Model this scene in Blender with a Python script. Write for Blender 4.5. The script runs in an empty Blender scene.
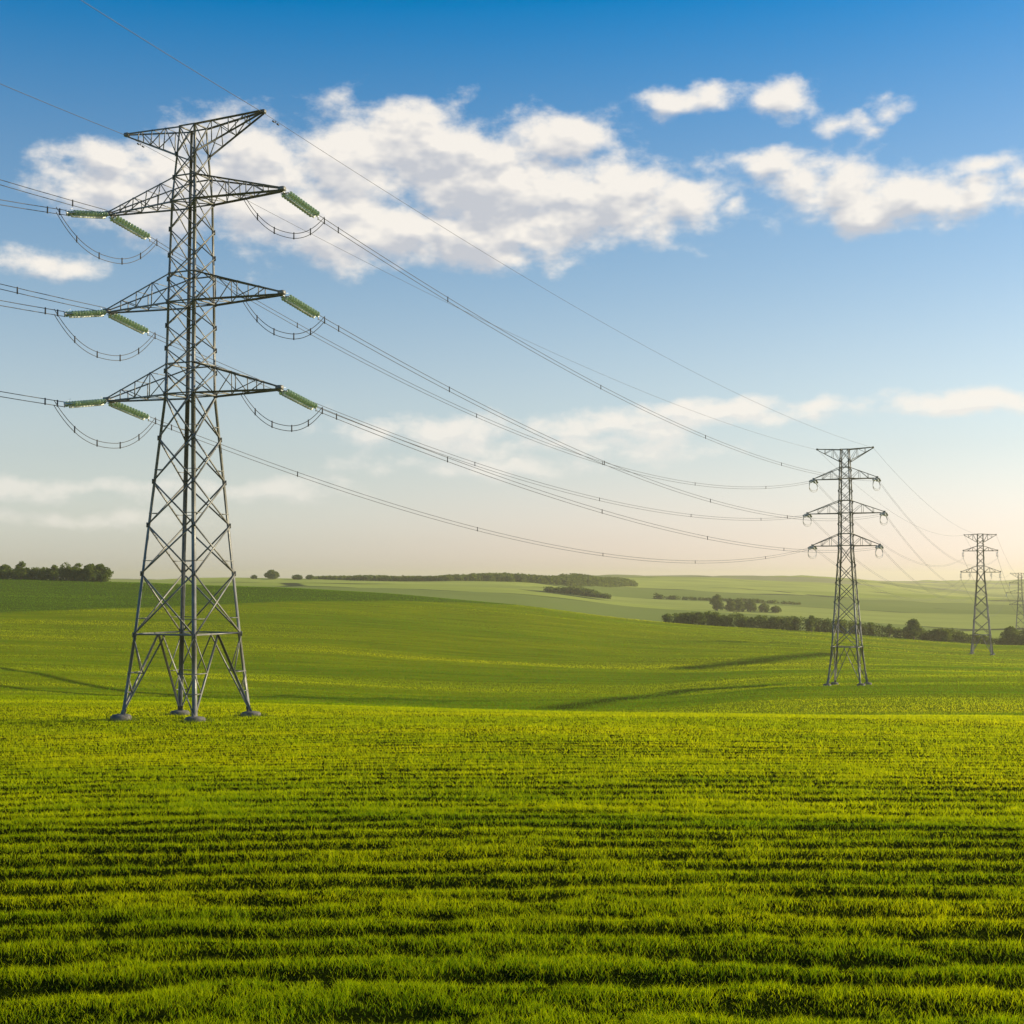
import bpy, math
import numpy as np
from mathutils import Vector

S = bpy.context.scene
COL = S.collection
F = 1422.2                       # focal length in pixels of the 1024 px frame
PITCH = math.atan(66 / F)

# ------------------------------------------------------------------ camera, sky, sun, exposure
cam_data = bpy.data.cameras.new('camera')
cam_data.sensor_width = 36.0
cam_data.lens = 36.0 * F / 1024
cam_data.clip_start = 0.1
cam_data.clip_end = 40000
cam = bpy.data.objects.new('camera', cam_data)
COL.objects.link(cam)
cam.rotation_euler = (math.pi / 2 + PITCH, 0, 0)
S.camera = cam
S.render.resolution_x = S.render.resolution_y = 1024

SUN_AZ, SUN_EL = math.radians(75), math.radians(18)
S.view_settings.view_transform = 'Standard'
S.view_settings.look = 'None'
S.view_settings.exposure = 0.6
S.view_settings.gamma = 1
S.view_settings.use_curve_mapping = False
S.cycles.max_bounces = 8
S.cycles.transmission_bounces = 4
S.cycles.volume_bounces = 0
S.cycles.transparent_max_bounces = 16

sun_l = bpy.data.lights.new('sun', 'SUN')
sun_l.energy = 5.0
sun_l.angle = math.radians(0.5)
sun_l.color = (1.0, 0.87, 0.62)
sun = bpy.data.objects.new('sun', sun_l)
COL.objects.link(sun)
sdir = Vector((math.sin(SUN_AZ) * math.cos(SUN_EL), math.cos(SUN_AZ) * math.cos(SUN_EL), math.sin(SUN_EL)))
sun.rotation_euler = sdir.to_track_quat('Z', 'Y').to_euler()


class NT:
    """small helper to write node trees as expressions"""
    def __init__(self, tree):
        self.t = tree

    def n(self, kind, ins=None, **attr):
        nd = self.t.nodes.new(kind)
        for k, v in attr.items():
            setattr(nd, k, v)
        for k, v in (ins or {}).items():
            if isinstance(v, bpy.types.NodeSocket):
                self.t.links.new(v, nd.inputs[k])
            else:
                nd.inputs[k].default_value = v
        return nd

    def m(self, op, a, b=0.0, c=None, clamp=False):
        ins = {0: a, 1: b}
        if c is not None:
            ins[2] = c
        return self.n('ShaderNodeMath', ins, operation=op, use_clamp=clamp).outputs[0]

    def v(self, op, a, b=(0, 0, 0)):
        nd = self.n('ShaderNodeVectorMath', {0: a}, operation=op)
        if op == 'SCALE':
            k = 'Scale'
        else:
            k = 1
        if isinstance(b, bpy.types.NodeSocket):
            self.t.links.new(b, nd.inputs[k])
        else:
            nd.inputs[k].default_value = b
        return nd.outputs['Value'] if op in ('LENGTH', 'DISTANCE', 'DOT_PRODUCT') else nd.outputs[0]

    def smooth(self, x, a, b, lo=0.0, hi=1.0):
        nd = self.n('ShaderNodeMapRange', {'Value': x, 'From Min': a, 'From Max': b, 'To Min': lo, 'To Max': hi},
                    interpolation_type='SMOOTHSTEP')
        return nd.outputs[0]

    def mix(self, f, a, b, blend='MIX'):
        nd = self.n('ShaderNodeMix', data_type='RGBA', blend_type=blend)
        for i, val in ((0, f), (6, a), (7, b)):
            if isinstance(val, bpy.types.NodeSocket):
                self.t.links.new(val, nd.inputs[i])
            elif i == 0:
                nd.inputs[i].default_value = val
            else:
                nd.inputs[i].default_value = tuple(val) + (1,)
        return nd.outputs[2]

    def noise(self, vec, scale, detail=4, rough=0.5, color=False, dim='3D'):
        nd = self.n('ShaderNodeTexNoise', noise_dimensions=dim)
        for key, val in (('Vector', vec), ('Scale', scale), ('Detail', detail), ('Roughness', rough)):
            if isinstance(val, bpy.types.NodeSocket):
                self.t.links.new(val, nd.inputs[key])
            else:
                nd.inputs[key].default_value = val
        return nd.outputs[1] if color else nd.outputs[0]


def sky_uv(px, row):
    """azimuth and elevation (in 1/F radians) of a direction"""
    a, b = (px - 512) / F, (512 - row) / F
    y, z = math.cos(PITCH) - b * math.sin(PITCH), math.sin(PITCH) + b * math.cos(PITCH)
    return math.atan2(a, y) * F, math.atan2(z, math.hypot(a, y)) * F


# clouds of the sky: centre, half width, half height, strength
CLOUDS = [
    (100, 192, 52, 22, .7), (110, 160, 60, 20, .6), (170, 196, 110, 50, .95), (100, 185, 60, 24, .7), (260, 165, 90, 55, 1.0),
    (345, 160, 95, 50, 1.05), (430, 160, 100, 54, 1.15), (400, 118, 70, 22, .65), (360, 232, 160, 38, 1.1),
    (500, 190, 130, 62, 1.15), (590, 205, 115, 50, 1.1), (685, 205, 75, 26, .95), (560, 140, 64, 28, .75), (738, 209, 30, 14, .8),
    (480, 240, 170, 30, 1.0), (280, 215, 80, 44, .9),
    (850, 192, 84, 32, .8), (920, 192, 90, 32, .8), (985, 165, 46, 12, .7), (770, 162, 62, 16, .65), (860, 215, 60, 18, .8),
    (1030, 172, 24, 12, .6),
    (698, 104, 50, 14, .5), (776, 102, 42, 20, .6), (838, 128, 24, 8, .45), (886, 103, 16, 6, .25),
    (30, 262, 60, 12, .5), (72, 267, 30, 10, .5),
    (735, 414, 118, 12, .7), (812, 408, 46, 9, .55), (965, 403, 96, 11, .7), (600, 428, 110, 18, .7), (440, 432, 110, 16, .7),
    (500, 466, 130, 12, .6), (560, 446, 150, 14, .55), (270, 490, 80, 10, .5), (60, 488, 110, 11, .6), (110, 520, 100, 8, .45),
]


def cloud_group(detail=8):
    g = bpy.data.node_groups.new('cloud_density', 'ShaderNodeTree')
    g.interface.new_socket('P', in_out='INPUT', socket_type='NodeSocketVector')
    g.interface.new_socket('D', in_out='OUTPUT', socket_type='NodeSocketFloat')
    k = NT(g)
    gi, go = g.nodes.new('NodeGroupInput'), g.nodes.new('NodeGroupOutput')
    p = gi.outputs[0]
    w = k.noise(p, 1 / 55, 1, 0.5, True, '2D')
    w = k.v('MULTIPLY', k.v('SUBTRACT', w, (.5, .5, .5)), (44, 24, 0))
    q = k.v('ADD', p, w)
    tot = None
    for px, row, rx, ry, s in CLOUDS:
        u, v = sky_uv(px, row)
        d = k.v('MULTIPLY', k.v('SUBTRACT', q, (u, v, 0)), (1 / rx, 1 / ry, 0))
        e = k.m('MULTIPLY_ADD', k.v('LENGTH', d), -s, s)
        tot = e if tot is None else k.n('ShaderNodeMath', {0: tot, 1: e, 2: .12}, operation='SMOOTH_MAX').outputs[0]
    ps = k.v('MULTIPLY', p, (1, 1.7, 1))
    f = k.noise(ps, 1 / 64, detail, 0.6, False, '2D')
    d = k.m('ADD', k.m('MULTIPLY', tot, 1.5), k.m('MULTIPLY_ADD', f, 2.7, -1.28))
    g.links.new(d, go.inputs[0])
    return g


world = bpy.data.worlds.new('World')
S.world = world
world.use_nodes = True
world.cycles.sampling_method = 'MANUAL'
world.cycles.sample_map_resolution = 256
world.node_tree.nodes.clear()
k = NT(world.node_tree)
sky = k.n('ShaderNodeTexSky', sky_type='NISHITA', sun_disc=False, sun_elevation=SUN_EL, sun_rotation=SUN_AZ,
          air_density=1.0, dust_density=0.6, ozone_density=2.0)
dirv = k.n('ShaderNodeTexCoord').outputs['Generated']
sep = k.n('ShaderNodeSeparateXYZ', {0: dirv})
U = k.m('MULTIPLY', k.m('ARCTAN2', sep.outputs[0], sep.outputs[1]), F)
V = k.m('MULTIPLY', k.m('ARCSINE', sep.outputs[2]), F)
P = k.n('ShaderNodeCombineXYZ', {0: U, 1: V, 2: 3.7}).outputs[0]
CG = cloud_group()
CG_SOFT = cloud_group(3.2)
dens = []
for tree, off in ((CG, (0, 0, 0)), (CG_SOFT, (0, 0, 0)), (CG_SOFT, (6, 14, 0))):
    gn = k.n('ShaderNodeGroup')
    gn.node_tree = tree
    world.node_tree.links.new(k.v('ADD', P, off), gn.inputs[0])
    dens.append(gn.outputs[0])
cover = k.smooth(dens[0], -.25, .95)
thin = k.smooth(V, 60, 210, .5, .93)                      # low far clouds are thin
cover = k.m('MULTIPLY', cover, thin)
streak = k.noise(k.v('MULTIPLY', P, (1, 2.8, 1)), 1 / 110, 5, .5, False, '2D')
deep = k.m('MULTIPLY', k.smooth(dens[2], .3, 1.5), k.smooth(streak, .36, .62, .25, 1.0))
lit = k.m('MULTIPLY_ADD', k.m('SUBTRACT', dens[1], dens[2]), .75, .82)
lit = k.m('SUBTRACT', lit, k.m('MULTIPLY', deep, .72), clamp=True)
lit = k.m('MAXIMUM', lit, k.smooth(V, 150, 260, .8, 0))
ccol = k.mix(lit, (3.9, 3.98, 4.25), (6.5, 6.1, 5.55))
# clear upper air is deeply blue, the air over the horizon pale
satv = k.smooth(V, 20, 330, .42, 1.0)
satv = k.m('ADD', satv, k.smooth(V, 200, 760, 0, .86))
scol = k.n('ShaderNodeHueSaturation', {'Hue': .5, 'Saturation': satv, 'Value': k.smooth(V, 200, 620, 1.0, 1.07), 'Fac': 1.0, 'Color': sky.outputs[0]}).outputs[0]
scol = k.mix(k.m('MULTIPLY', k.smooth(V, 15, 160, 1, 0), k.smooth(U, -420, 150)), scol, k.mix(1.0, scol, (1.13, 1.0, 1.0), 'MULTIPLY'))
mixed = k.mix(cover, scol, ccol)
bg = k.n('ShaderNodeBackground', {'Color': mixed, 'Strength': 0.1})
wo = k.n('ShaderNodeOutputWorld')
world.node_tree.links.new(bg.outputs[0], wo.inputs['Surface'])


# ------------------------------------------------------------------ helpers
def pt(px, row, Y):
    """world point seen at a place of the photograph, at depth Y"""
    a, b = (px - 512) / F, (512 - row) / F
    y, z = math.cos(PITCH) - b * math.sin(PITCH), math.sin(PITCH) + b * math.cos(PITCH)
    return np.array([a, y, z]) * (Y / y)


def rowof(x, y, z):
    c, s = math.cos(PITCH), math.sin(PITCH)
    d = y * c + z * s
    return 512 + F * x / d, 512 - F * (z * c - y * s) / d


def tag(o, label=None, cat=None, group=None, kind=None):
    for key, v in (('label', label), ('category', cat), ('group', group), ('kind', kind)):
        if v:
            o[key] = v
    return o


def link(o, parent=None):
    COL.objects.link(o)
    if parent:
        o.parent = parent
    return o


def empty(name, loc, rz=0.0):
    o = bpy.data.objects.new(name, None)
    o.location = [float(v) for v in loc]
    o.rotation_euler = (0, 0, rz)
    o.empty_display_size = 0.5
    return link(o)


def np_mesh(name, verts, faces, mat=None, smooth=False, parent=None):
    """faces: int array (n, 3) or (n, 4), or a list of such arrays"""
    if not isinstance(faces, list):
        faces = [faces]
    faces = [np.asarray(f, dtype=np.int32) for f in faces if len(f)]
    me = bpy.data.meshes.new(name)
    verts = np.asarray(verts, dtype=np.float32)
    me.vertices.add(len(verts))
    me.vertices.foreach_set('co', verts.ravel())
    loops = np.concatenate([f.ravel() for f in faces])
    tot = np.concatenate([np.full(len(f), f.shape[1], dtype=np.int32) for f in faces])
    start = np.concatenate([[0], np.cumsum(tot)[:-1]]).astype(np.int32)
    me.loops.add(len(loops))
    me.loops.foreach_set('vertex_index', loops)
    me.polygons.add(len(tot))
    me.polygons.foreach_set('loop_start', start)
    me.polygons.foreach_set('loop_total', tot)
    if smooth:
        me.polygons.foreach_set('use_smooth', np.ones(len(tot), dtype=bool))
    if mat:
        me.materials.append(mat)
    me.update(calc_edges=True)
    me.validate()
    o = bpy.data.objects.new(name, me)
    return link(o, parent)


class MB:
    """collects bars, tubes and lathed shapes into one mesh"""
    def __init__(self):
        self.v, self.q, self.t3, self.n = [], [], [], 0

    def add(self, v, quads=(), tris=()):
        self.v.append(np.asarray(v, float))
        if len(quads):
            self.q.append(np.asarray(quads) + self.n)
        if len(tris):
            self.t3.append(np.asarray(tris) + self.n)
        self.n += len(v)

    def frame(self, d, hint=None):
        d = d / np.linalg.norm(d)
        h = np.array([0, 0, 1.0]) if hint is None else np.asarray(hint, float)
        if abs(np.dot(d, h)) > .97 * np.linalg.norm(h):
            h = np.array([1.0, 0, 0])
        a = np.cross(d, h)
        a /= np.linalg.norm(a)
        b = np.cross(d, a)
        return a, b

    def prism(self, p, q, prof, a, b):
        n = len(prof)
        v = [p + a * x + b * y for x, y in prof] + [q + a * x + b * y for x, y in prof]
        quads = [(i, (i + 1) % n, n + (i + 1) % n, n + i) for i in range(n)]
        self.add(v, quads)
        if n == 4:
            self.q.append(np.array([(3, 2, 1, 0), (4, 5, 6, 7)]) + self.n - 8)
        elif n == 6:                                       # L profile ends
            self.q.append(np.array([(0, 1, 2, 3), (0, 3, 4, 5), (9, 8, 7, 6), (11, 10, 9, 6)]) + self.n - 12)

    def angle(self, p, q, w, t=None, a=None, b=None):
        """steel angle section from p to q, flange width w; flanges along a and b"""
        p, q = np.asarray(p, float), np.asarray(q, float)
        if a is None:
            a, b = self.frame(q - p)
        t = t or w * .14
        self.prism(p, q, [(0, 0), (w, 0), (w, t), (t, t), (t, w), (0, w)], a, b)

    def bar(self, p, q, w, h=None, hint=None):
        p, q = np.asarray(p, float), np.asarray(q, float)
        a, b = self.frame(q - p, hint)
        w, h = w / 2, (h or w) / 2
        self.prism(p, q, [(-w, -h), (w, -h), (w, h), (-w, h)], a, b)

    def tube(self, pts, r, n=6):
        pts = [np.asarray(p, float) for p in pts]
        rings = []
        for i, p in enumerate(pts):
            d = pts[min(i + 1, len(pts) - 1)] - pts[max(i - 1, 0)]
            a, b = self.frame(d)
            rr = r[i] if hasattr(r, '__len__') else r
            rings += [p + rr * (math.cos(2 * math.pi * j / n) * a + math.sin(2 * math.pi * j / n) * b) for j in range(n)]
        q = [(i * n + j, i * n + (j + 1) % n, (i + 1) * n + (j + 1) % n, (i + 1) * n + j) for i in range(len(pts) - 1) for j in range(n)]
        self.add(rings, q)

    def lathe(self, p, d, prof, n=12):
        """prof: (distance along d, radius)"""
        p = np.asarray(p, float)
        d = np.asarray(d, float) / np.linalg.norm(d)
        a, b = self.frame(d)
        v = [p + d * s + r * (math.cos(2 * math.pi * j / n) * a + math.sin(2 * math.pi * j / n) * b) for s, r in prof for j in range(n)]
        q = [(i * n + j, i * n + (j + 1) % n, (i + 1) * n + (j + 1) % n, (i + 1) * n + j) for i in range(len(prof) - 1) for j in range(n)]
        self.add(v, q)

    def build(self, name, mat, parent=None, smooth=False):
        fs = []
        if self.q:
            fs.append(np.concatenate(self.q))
        if self.t3:
            fs.append(np.concatenate(self.t3))
        return np_mesh(name, np.concatenate(self.v), fs, mat, smooth, parent)


# value noise in numpy
_rng = np.random.default_rng(7)
_TAB = _rng.random((256, 256))


def vnoise(x, y):
    xi, yi = np.floor(x).astype(int), np.floor(y).astype(int)
    fx, fy = x - xi, y - yi
    fx, fy = fx * fx * (3 - 2 * fx), fy * fy * (3 - 2 * fy)
    g = lambda i, j: _TAB[(xi + i) & 255, (yi + j) & 255]
    return (g(0, 0) * (1 - fx) + g(1, 0) * fx) * (1 - fy) + (g(0, 1) * (1 - fx) + g(1, 1) * fx) * fy


def fbm(x, y, o=4):
    s, a, tot = 0, 1.0, 0
    for i in range(o):
        s = s + a * vnoise(x * 2 ** i + 17.3 * i, y * 2 ** i + 5.1 * i)
        tot += a
        a *= .5
    return s / tot


# ------------------------------------------------------------------ terrain heights
COLS = {
    0: [(165, 697), (196, 702), (255, 697), (330, 668), (400, 648), (520, 612), (620, 592), (700, 579.5), (760, 581), (900, 594), (1200, 592), (1500, 582), (2500, 580), (5000, 581), (9500, 581)],
    250: [(165, 701), (198, 707), (258, 700), (330, 677), (430, 645), (540, 613), (620, 597), (690, 587), (740, 588.5), (850, 601), (1050, 592), (1250, 585), (1500, 579), (1700, 580), (2500, 582), (5000, 583), (9500, 583)],
    512: [(160, 711), (194, 717), (250, 709), (330, 687), (430, 660), (540, 630), (620, 613), (680, 605.5), (740, 607.5), (850, 621), (1000, 606), (1200, 595), (1500, 583), (1800, 579), (2200, 577), (3000, 580), (5000, 583), (9500, 583)],
    640: [(155, 714), (190, 720), (250, 710), (330, 688), (450, 660), (560, 637), (640, 625), (690, 621.5), (750, 624), (860, 640), (1000, 618), (1200, 606), (1500, 596), (2000, 585), (2600, 575.5), (3200, 578), (5000, 583), (9500, 583)],
    800: [(150, 716), (185, 721), (232, 710), (299, 686.5), (400, 667), (500, 652), (600, 640), (700, 631.5), (760, 634.5), (880, 650), (1050, 622), (1300, 610), (1600, 600), (2000, 592), (2600, 581), (3200, 577.5), (5000, 583), (9500, 583)],
    1024: [(150, 717), (185, 722), (240, 706), (299, 684), (400, 671), (588, 653), (700, 646), (760, 649), (900, 660), (988, 646), (1150, 627), (1400, 613), (1800, 604), (2300, 600), (2800, 598), (3500, 590), (4500, 581.5), (5500, 584), (9500, 584)],
}


def pchip(xk, yk, x):
    xk, yk = np.asarray(xk, float), np.asarray(yk, float)
    h = np.diff(xk)
    dl = np.diff(yk) / h
    m = np.zeros_like(yk)
    w1, w2 = 2 * h[1:] + h[:-1], h[1:] + 2 * h[:-1]
    ok = dl[:-1] * dl[1:] > 0
    with np.errstate(divide='ignore', invalid='ignore'):
        hm = (w1 + w2) / (w1 / dl[:-1] + w2 / dl[1:])
    m[1:-1] = np.where(ok, hm, 0)
    m[0], m[-1] = dl[0], dl[-1]
    x = np.clip(x, xk[0], xk[-1])
    i = np.clip(np.searchsorted(xk, x) - 1, 0, len(h) - 1)
    t = (x - xk[i]) / h[i]
    return ((1 + 2 * t) * (1 - t) ** 2 * yk[i] + t * (1 - t) ** 2 * h[i] * m[i] + t * t * (3 - 2 * t) * yk[i + 1] + t * t * (t - 1) * h[i] * m[i + 1])


RG = np.concatenate([[0.0], np.arange(3, 26, .14), np.geomspace(26, 180, 430), np.geomspace(181, 1000, 300), np.geomspace(1004, 9400, 220)])
AG = np.radians(np.concatenate([np.arange(-180, -40, 4.0), np.arange(-40, 40.01, .17), np.arange(44, 181, 4.0)]))
angs, profs = [], []
for px, lst in COLS.items():
    a = math.atan((px - 512) / F)
    rs, zs = [0, 60, 118], [-4.93, -8.33, -11.55]
    for Y, row in lst:
        p = pt(px, row, Y)
        rs.append(math.hypot(p[0], p[1]))
        zs.append(p[2])
    rs = np.array(rs) + np.array([0, 1, 0] + [0] * len(lst))
    angs.append(a)
    profs.append(pchip(np.log(rs + 30), zs, np.log(RG + 30)))
profs = np.array(profs)
ca = [math.radians(-180), math.radians(-60)] + angs + [math.radians(60), math.radians(180)]
mean = profs.mean(0)
cols = np.vstack([mean, profs[0], profs, profs[-1], mean])
ZG = np.zeros((len(AG), len(RG)))
ca = np.array(ca)
for j in range(len(RG)):
    ZG[:, j] = pchip(ca, cols[:, j], AG)
for _ in range(24):                                         # soften across the angle
    c0 = (np.degrees(np.abs(AG)) < 39)[1:-1, None]
    ZG[1:-1] = np.where(c0, .25 * ZG[:-2] + .5 * ZG[1:-1] + .25 * ZG[2:], ZG[1:-1])
ar = np.array([1., 2, 3, 4, 3, 2, 1]); ar /= ar.sum()
zs = ZG.copy()
for i, w in enumerate(ar):
    zs[:, 3:-3] += 0
sm = sum(w * ZG[:, i:len(RG) - 6 + i] for i, w in enumerate(ar))
ZG[:, 3:-3] = sm
AA, RR = np.meshgrid(AG, RG, indexing='ij')
GX, GY = RR * np.sin(AA), RR * np.cos(AA)
und = (fbm(GX / 160 + 9, GY / 70 + 3, 3) - .5)
ZG += und * np.interp(RR, [100, 250, 900, 3000, 9000], [0, 2.0, 3, 14, 40])
ZG += (fbm(GX / 30, GY / 12, 2) - .5) * np.interp(RR, [0, 100, 300], [.08, .25, .4])


def row_field(x, y):
    """1 on the crest of a drilled row, 0 in the furrow"""
    warp = 2.0 * (fbm(x / 7 + 3, y / 6, 3) - .5) + 0.6 * (fbm(x / 2.1, y / 1.6 + 7, 2) - .5)
    yy = y - .05 * x + warp * .85
    s = .5 + .5 * np.sin(2 * np.pi * yy / 1.95)
    s2 = .5 + .5 * np.sin(2 * np.pi * yy / 1.31 + 1.0)
    amp = np.clip(3.4 * fbm(x / 2.2 + 50, y / 1.4 + 20, 4) - .95, 0.1, 1)
    f = 1 - amp * (1 - np.clip(.85 * s + .15 * s2, 0, 1)) ** 2.0 * 1.6
    return np.clip(f, 0, 1)


ZG += (row_field(GX, GY) - .6) * .15 * np.interp(RR, [0, 60, 140, 180], [1, 1, .7, 0]) * np.clip((39 - np.abs(np.degrees(AA))) / 3, 0, 1)
LA, LR = AG, RG


def ground(x, y):
    x, y = np.asarray(x, float), np.asarray(y, float)
    a, r = np.arctan2(x, y), np.hypot(x, y)
    i = np.clip(np.searchsorted(LA, a) - 1, 0, len(LA) - 2)
    j = np.clip(np.searchsorted(LR, r) - 1, 0, len(LR) - 2)
    u = np.clip((a - LA[i]) / (LA[i + 1] - LA[i]), 0, 1)
    v = np.clip((r - LR[j]) / (LR[j + 1] - LR[j]), 0, 1)
    return (ZG[i, j] * (1 - u) + ZG[i + 1, j] * u) * (1 - v) + (ZG[i, j + 1] * (1 - u) + ZG[i + 1, j + 1] * u) * v


# bring the swell of the land to the level of the pylon feet
for (px_, row_, Y_), rad_ in (((187, 718, 118), 25), ((847.5, 685.5, 299), 60), ((982, 654.5, 588), 75)):
    p_ = pt(px_, row_, Y_)
    ZG += (p_[2] - float(ground(p_[0], p_[1]))) * np.exp(-((GX - p_[0]) ** 2 + (GY - p_[1]) ** 2) / rad_ ** 2)


def hit(px, row, y0=20, y1=9000):
    """first ground point at or beyond depth y0 seen at this place"""
    a = (px - 512) / F
    ys = np.geomspace(y0, y1, 4000)
    d = pt(px, row, 1.0)
    z = ground(d[0] * ys, ys)
    below = z >= d[2] * ys
    i = int(np.argmax(below)) if below.any() else len(ys) - 1
    return np.array([d[0] * ys[i], ys[i], z[i]])


def at_ground(px, Y, dz=0.0):
    x = (px - 512) / F * Y * math.cos(PITCH)
    return np.array([x, Y, float(ground(x, Y)) + dz])


# ------------------------------------------------------------------ materials
def new_mat(name):
    m = bpy.data.materials.new(name)
    m.use_nodes = True
    m.node_tree.nodes.clear()
    return m, NT(m.node_tree)


def out(m, k, shader):
    o = k.n('ShaderNodeOutputMaterial')
    m.node_tree.links.new(shader, o.inputs['Surface'])


def steel_mat(name, base, rough=.5, metal=.35):
    m, k = new_mat(name)
    tc = k.n('ShaderNodeTexCoord').outputs['Object']
    n1 = k.noise(tc, 1.1, 5, .6)
    n2 = k.noise(tc, 14, 3, .6)
    c = k.mix(k.smooth(n1, .35, .7), [v * .75 for v in base], [min(1, v * 1.2) for v in base])
    c = k.mix(k.smooth(n2, .62, .8, 0, .35), c, (.16, .11, .075))
    p = k.n('ShaderNodeBsdfPrincipled', {'Base Color': c, 'Metallic': metal, 'Roughness': k.smooth(n2, .3, .7, rough - .1, rough + .15)})
    out(m, k, p.outputs[0])
    return m


M_STEEL = steel_mat('galvanised_steel', (.175, .17, .145), .45, .25)
M_WIRE = steel_mat('aluminium_cable', (.05, .052, .056), .6, .0)
M_FIT = steel_mat('forged_fitting', (.55, .56, .55), .4, .3)
M_PALE = steel_mat('pale_composite_rod', (.72, .74, .66), .5, 0)
M_LOOP = steel_mat('dull_aluminium_cable', (.3, .3, .29), .6, .1)
M_SPACER = steel_mat('spacer_clamp', (.06, .06, .065), .6, .2)

m, k = new_mat('weathered_concrete')
tc = k.n('ShaderNodeTexCoord').outputs['Object']
c = k.mix(k.smooth(k.noise(tc, 2.2, 6, .6), .35, .68), (.14, .13, .11), (.06, .056, .045))
bmp = k.n('ShaderNodeBump', {'Height': k.noise(tc, 9, 5), 'Strength': .4, 'Distance': .03})
out(m, k, k.n('ShaderNodeBsdfPrincipled', {'Base Color': c, 'Roughness': .9, 'Normal': bmp.outputs[0]}).outputs[0])
M_CONC = m

m, k = new_mat('green_insulator_glass')
tc = k.n('ShaderNodeTexCoord').outputs['Object']
c = k.mix(k.noise(tc, 6, 2), (.34, .44, .28), (.58, .66, .45))
g = k.n('ShaderNodeBsdfPrincipled', {'Base Color': c, 'Roughness': .12, 'IOR': 1.5, 'Transmission Weight': .35})
tr = k.n('ShaderNodeBsdfTranslucent', {'Color': (.42, .55, .3, 1)})
mx = k.n('ShaderNodeMixShader', {0: .25, 1: g.outputs[0], 2: tr.outputs[0]})
out(m, k, mx.outputs[0])
M_GLASS = m
m, k = new_mat('pale_insulator_glass')
p_ = k.n('ShaderNodeBsdfPrincipled', {'Base Color': (.3, .31, .28, 1), 'Roughness': .2})
out(m, k, p_.outputs[0])
M_GLASS2 = m


def leaf_mat(name, ca_, cb, trans=.35, scale=.35):
    m, k = new_mat(name)
    geo = k.n('ShaderNodeNewGeometry')
    n1 = k.noise(geo.outputs['Position'], scale, 3, .6)
    rnd = geo.outputs['Random Per Island']
    f = k.m('ADD', k.m('MULTIPLY', k.smooth(n1, .35, .65), .6), k.m('MULTIPLY', rnd, .4))
    c = k.mix(f, ca_, cb)
    d = k.n('ShaderNodeBsdfDiffuse', {'Color': c})
    t = k.n('ShaderNodeBsdfTranslucent', {'Color': k.mix(1.0, c, (1.35, 1.35, .6), 'MULTIPLY')})
    s = k.n('ShaderNodeMixShader', {0: trans, 1: d.outputs[0], 2: t.outputs[0]})
    out(m, k, s.outputs[0])
    return m


M_LEAF = leaf_mat('tree_foliage', (.045, .07, .014), (.16, .2, .035), .4)
M_HEDGE = leaf_mat('hedge_foliage', (.045, .068, .014), (.16, .2, .035), .4)
m, k = new_mat('bark')
tc = k.n('ShaderNodeTexCoord').outputs['Object']
out(m, k, k.n('ShaderNodeBsdfPrincipled', {'Base Color': k.mix(k.noise(tc, 3, 5), (.05, .04, .03), (.12, .1, .07)), 'Roughness': .9}).outputs[0])
M_BARK = m

# the blades of the crop: tint comes from a per-blade attribute
m, k = new_mat('young_wheat')
ti = k.n('ShaderNodeAttribute', attribute_name='tint').outputs['Fac']
pos = k.n('ShaderNodeNewGeometry').outputs['Position']
big = k.noise(k.v('MULTIPLY', pos, (.012, .05, 0)), 1.0, 4, .6)
c = k.mix(ti, (.075, .20, .001), (.62, .62, .001))
c = k.mix(k.smooth(big, .35, .68), k.mix(1.0, c, (.82, .9, .9), 'MULTIPLY'), k.mix(1.0, c, (1.12, 1.06, 1.0), 'MULTIPLY'))
d = k.n('ShaderNodeBsdfDiffuse', {'Color': c})
t = k.n('ShaderNodeBsdfTranslucent', {'Color': k.mix(1.0, c, (1.25, 1.2, .5), 'MULTIPLY')})
gl = k.n('ShaderNodeBsdfGlossy', {'Color': (.5, .5, .4, 1), 'Roughness': .45})
s1 = k.n('ShaderNodeMixShader', {0: .5, 1: d.outputs[0], 2: t.outputs[0]})
s2 = k.n('ShaderNodeMixShader', {0: .004, 1: s1.outputs[0], 2: gl.outputs[0]})
out(m, k, s2.outputs[0])
M_BLADE = m


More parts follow.
